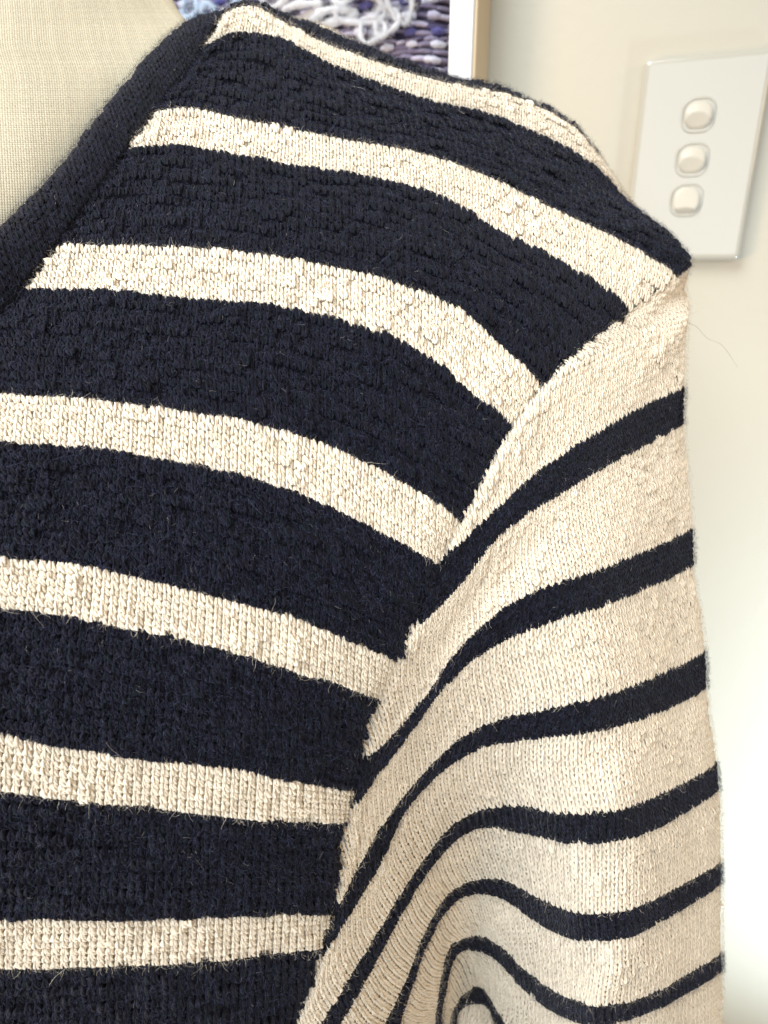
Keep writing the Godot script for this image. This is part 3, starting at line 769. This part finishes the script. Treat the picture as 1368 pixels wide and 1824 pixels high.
# ------------------------------------------------------------------ the striped jacket
func jacket() -> void:
	var cream := Color(0.875, 0.785, 0.645)
	var navy := Color(0.0088, 0.0096, 0.0175)
	var t := thing("striped_jacket", "navy and cream striped knit jacket with a set in sleeve, worn by the linen mannequin", "jacket")
	var body := Net.new(BODY, BODY_REF)
	var arm := Net.new(SLEEVE, SLEEVE_REF)
	var lo_cream := {"knob": 0.00020, "vary": 0.05, "fat": 0.285, "puff": 0.00036, "ridge": 0.0004, "slub": 0.5, "tone": 1, "lean": 0.13, "tip": 0.66, "reach": 1.30, "round": 0.52, "spread": 0.30}
	var lo_navy := {"knob": 0.00022, "vary": 0.5, "fat": 0.28, "puff": 0.00050, "ridge": 0.0013, "slub": 0.5, "tone": 0, "lean": 0.10, "dense": true, "tip": 0.62, "reach": 1.24, "round": 0.56, "spread": 0.32}
	var sl_cream := {"behind": 0.020, "knob": 0.00016, "vary": 0.04, "fat": 0.232, "puff": 0.00032, "ridge": 0.0, "slub": 0.35, "tone": 1, "lean": 0.0, "tip": 0.80, "reach": 1.64, "round": 0.32, "spread": 0.38}
	var sl_navy := {"behind": 0.020, "knob": 0.0001, "vary": 0.5, "fat": 0.24, "puff": 0.0002, "ridge": 0.0, "slub": 0.3, "tone": 0, "lean": 0.0, "dense": true, "tip": 0.78, "reach": 1.56, "round": 0.36, "spread": 0.38}
	var lo_back := lo_navy.duplicate()
	lo_back.skip = 7
	# front panel: lining with the stripes knitted on it
	fuzz = []
	var front := obj("front_panel", lining(body, 0.0018), M.dark, t)
	var strips := [[0, 1, 12, 0], [1, 2, 6, 1], [2, 3, 10, 0], [3, 4, 7, 1], [4, 6, 16, 0], [6, 7, 7, 1]]
	for k in range(7, body.rows - 1):
		strips.append([k, k + 1, 14 if k % 2 else 7, 0 if k % 2 else 1])
	for r in strips:
		obj("cream_stripe" if r[3] else "navy_stripe", knit(body, r[0], r[1], r[2], 0.00245, cream if r[3] else navy, lo_cream if r[3] else lo_navy if r[0] else lo_back, Vector2(0.5, 1)), M.knit if r[3] else M.knit_dark, front)
	var body_fuzz := fuzz
	fuzz = []
	var sleeve := obj("sleeve", lining(arm, 0.0018), M.dark, t)
	var runs := [[0, 2, 20, 1], [2, 3, 6, 0], [3, 5, 15, 1]]
	for k in range(5, arm.rows - 1):
		runs.append([k, k + 1, 6 if k % 2 else 12, 0 if k % 2 else 1])
		if k % 2:
			runs[-1][3] = 0
	for r in runs:
		obj("cream_stripe" if r[3] else "navy_stripe", knit(arm, r[0], r[1], r[2], 0.0026, cream if r[3] else navy, sl_cream if r[3] else sl_navy, Vector2(1, 0)), M.knit if r[3] else M.knit_dark, sleeve)
	var arm_fuzz := fuzz
	fuzz = []
	var band_net := Net.new(BAND, [0.5000, 0.5000, 0.5000, 0.5000, 0.5000, 0.5000, 0.5000, 0.5000, 0.5000])
	var look := {"knob": 0.0001, "vary": 0.55, "fat": 0.25, "puff": 0.00025, "ridge": 0.0, "slub": 0.5, "tone": 0, "lean": 0.0, "dense": true, "tip": 0.75, "reach": 1.45, "round": 0.4, "spread": 0.36}
	var band := obj("neckband", knit(band_net, 0, band_net.rows - 1, 13, 0.00225, navy, look, Vector2(0, 0)), M.knit_dark, t)
	var band_fuzz := fuzz
	var kinds := [fibre(0), fibre(1), fibre(2), fibre(3), fibre(4)]
	var tint := func(s):
		if s[4] >= 1:
			var a := rng.randf_range(0.85, 1.1)
			return Color(0.78 * a, 0.71 * a, 0.59 * a)
		var x := rng.randf()
		if x < 0.003:
			return Color(0.5, 0.48, 0.45)
		var b := rng.randf_range(0.2, 1.0) if x < 0.5 else rng.randf_range(2.5, 8.0)
		return Color(0.0125 * b, 0.0140 * b, 0.025 * b)
	var size := func(s): return Vector2(rng.randf_range(0.0016, 0.0038), rng.randf_range(0.0012, 0.0026)) if s[4] == 2 and rng.randf() < 0.18 else Vector2(rng.randf_range(0.0008, 0.0026), rng.randf_range(0.0012, 0.0022)) if rng.randf() < 0.996 else Vector2(rng.randf_range(0.005, 0.009), 0.0022)
	scatter("loose_fibres", front, body_fuzz, 24.0, kinds, tint, size)
	scatter("loose_fibres", sleeve, arm_fuzz, 9.0, kinds, tint, size)
	scatter("loose_fibres", band, band_fuzz, 8.0, kinds, tint, size)
	# navy thread that shows in the armhole seam at the top of the shoulder
	var seam := Net.spline(PackedVector3Array([Vector3(0.0090, 1.3964, -0.3187), Vector3(0.0037, 1.3929, -0.3078), Vector3(-0.0035, 1.3871, -0.2923), Vector3(-0.0105, 1.3812, -0.2773), Vector3(-0.0216, 1.3727, -0.2562), Vector3(-0.0290, 1.3654, -0.2430), Vector3(-0.0343, 1.3589, -0.2334)]), 120)
	var thread := Cloth.new()
	for i in range(0, 118, 3):
		var a := seam[i]
		var b := seam[i + 2] + Vector3(rng.randf_range(-0.0003, 0.0003), rng.randf_range(-0.0004, 0.0004), 0)
		thread.tube(PackedVector3Array([a, (a + b) * 0.5 + Vector3(0, 0.0002, 0.0004), b]), PackedFloat32Array([0.00025, 0.00042, 0.00022]), Vector3(0, 0.4, 1), Color(navy.r * 0.9, navy.g * 0.9, navy.b * 0.9), 5)
	obj("armhole_seam", thread.mesh(), M.knit, t)
	# one long hair standing off the sleeve
	var hair := Cloth.new()
	var hp := Net.spline(PackedVector3Array([Vector3(0.0080, 1.3790, -0.303), Vector3(0.0121, 1.3758, -0.3048), Vector3(0.0153, 1.3742, -0.3054), Vector3(0.0194, 1.3702, -0.3053), Vector3(0.0257, 1.3672, -0.3066), Vector3(0.0324, 1.3592, -0.3060)]), 30)
	var hr := PackedFloat32Array()
	for i in hp.size():
		hr.append(0.00006 * (1.0 - 0.5 * i / 30.0))
	hair.tube(hp, hr, Vector3(0, 0.2, 1), Color(0.08, 0.07, 0.06), 5)
	obj("stray_hair", hair.mesh(), M.fibre, sleeve)

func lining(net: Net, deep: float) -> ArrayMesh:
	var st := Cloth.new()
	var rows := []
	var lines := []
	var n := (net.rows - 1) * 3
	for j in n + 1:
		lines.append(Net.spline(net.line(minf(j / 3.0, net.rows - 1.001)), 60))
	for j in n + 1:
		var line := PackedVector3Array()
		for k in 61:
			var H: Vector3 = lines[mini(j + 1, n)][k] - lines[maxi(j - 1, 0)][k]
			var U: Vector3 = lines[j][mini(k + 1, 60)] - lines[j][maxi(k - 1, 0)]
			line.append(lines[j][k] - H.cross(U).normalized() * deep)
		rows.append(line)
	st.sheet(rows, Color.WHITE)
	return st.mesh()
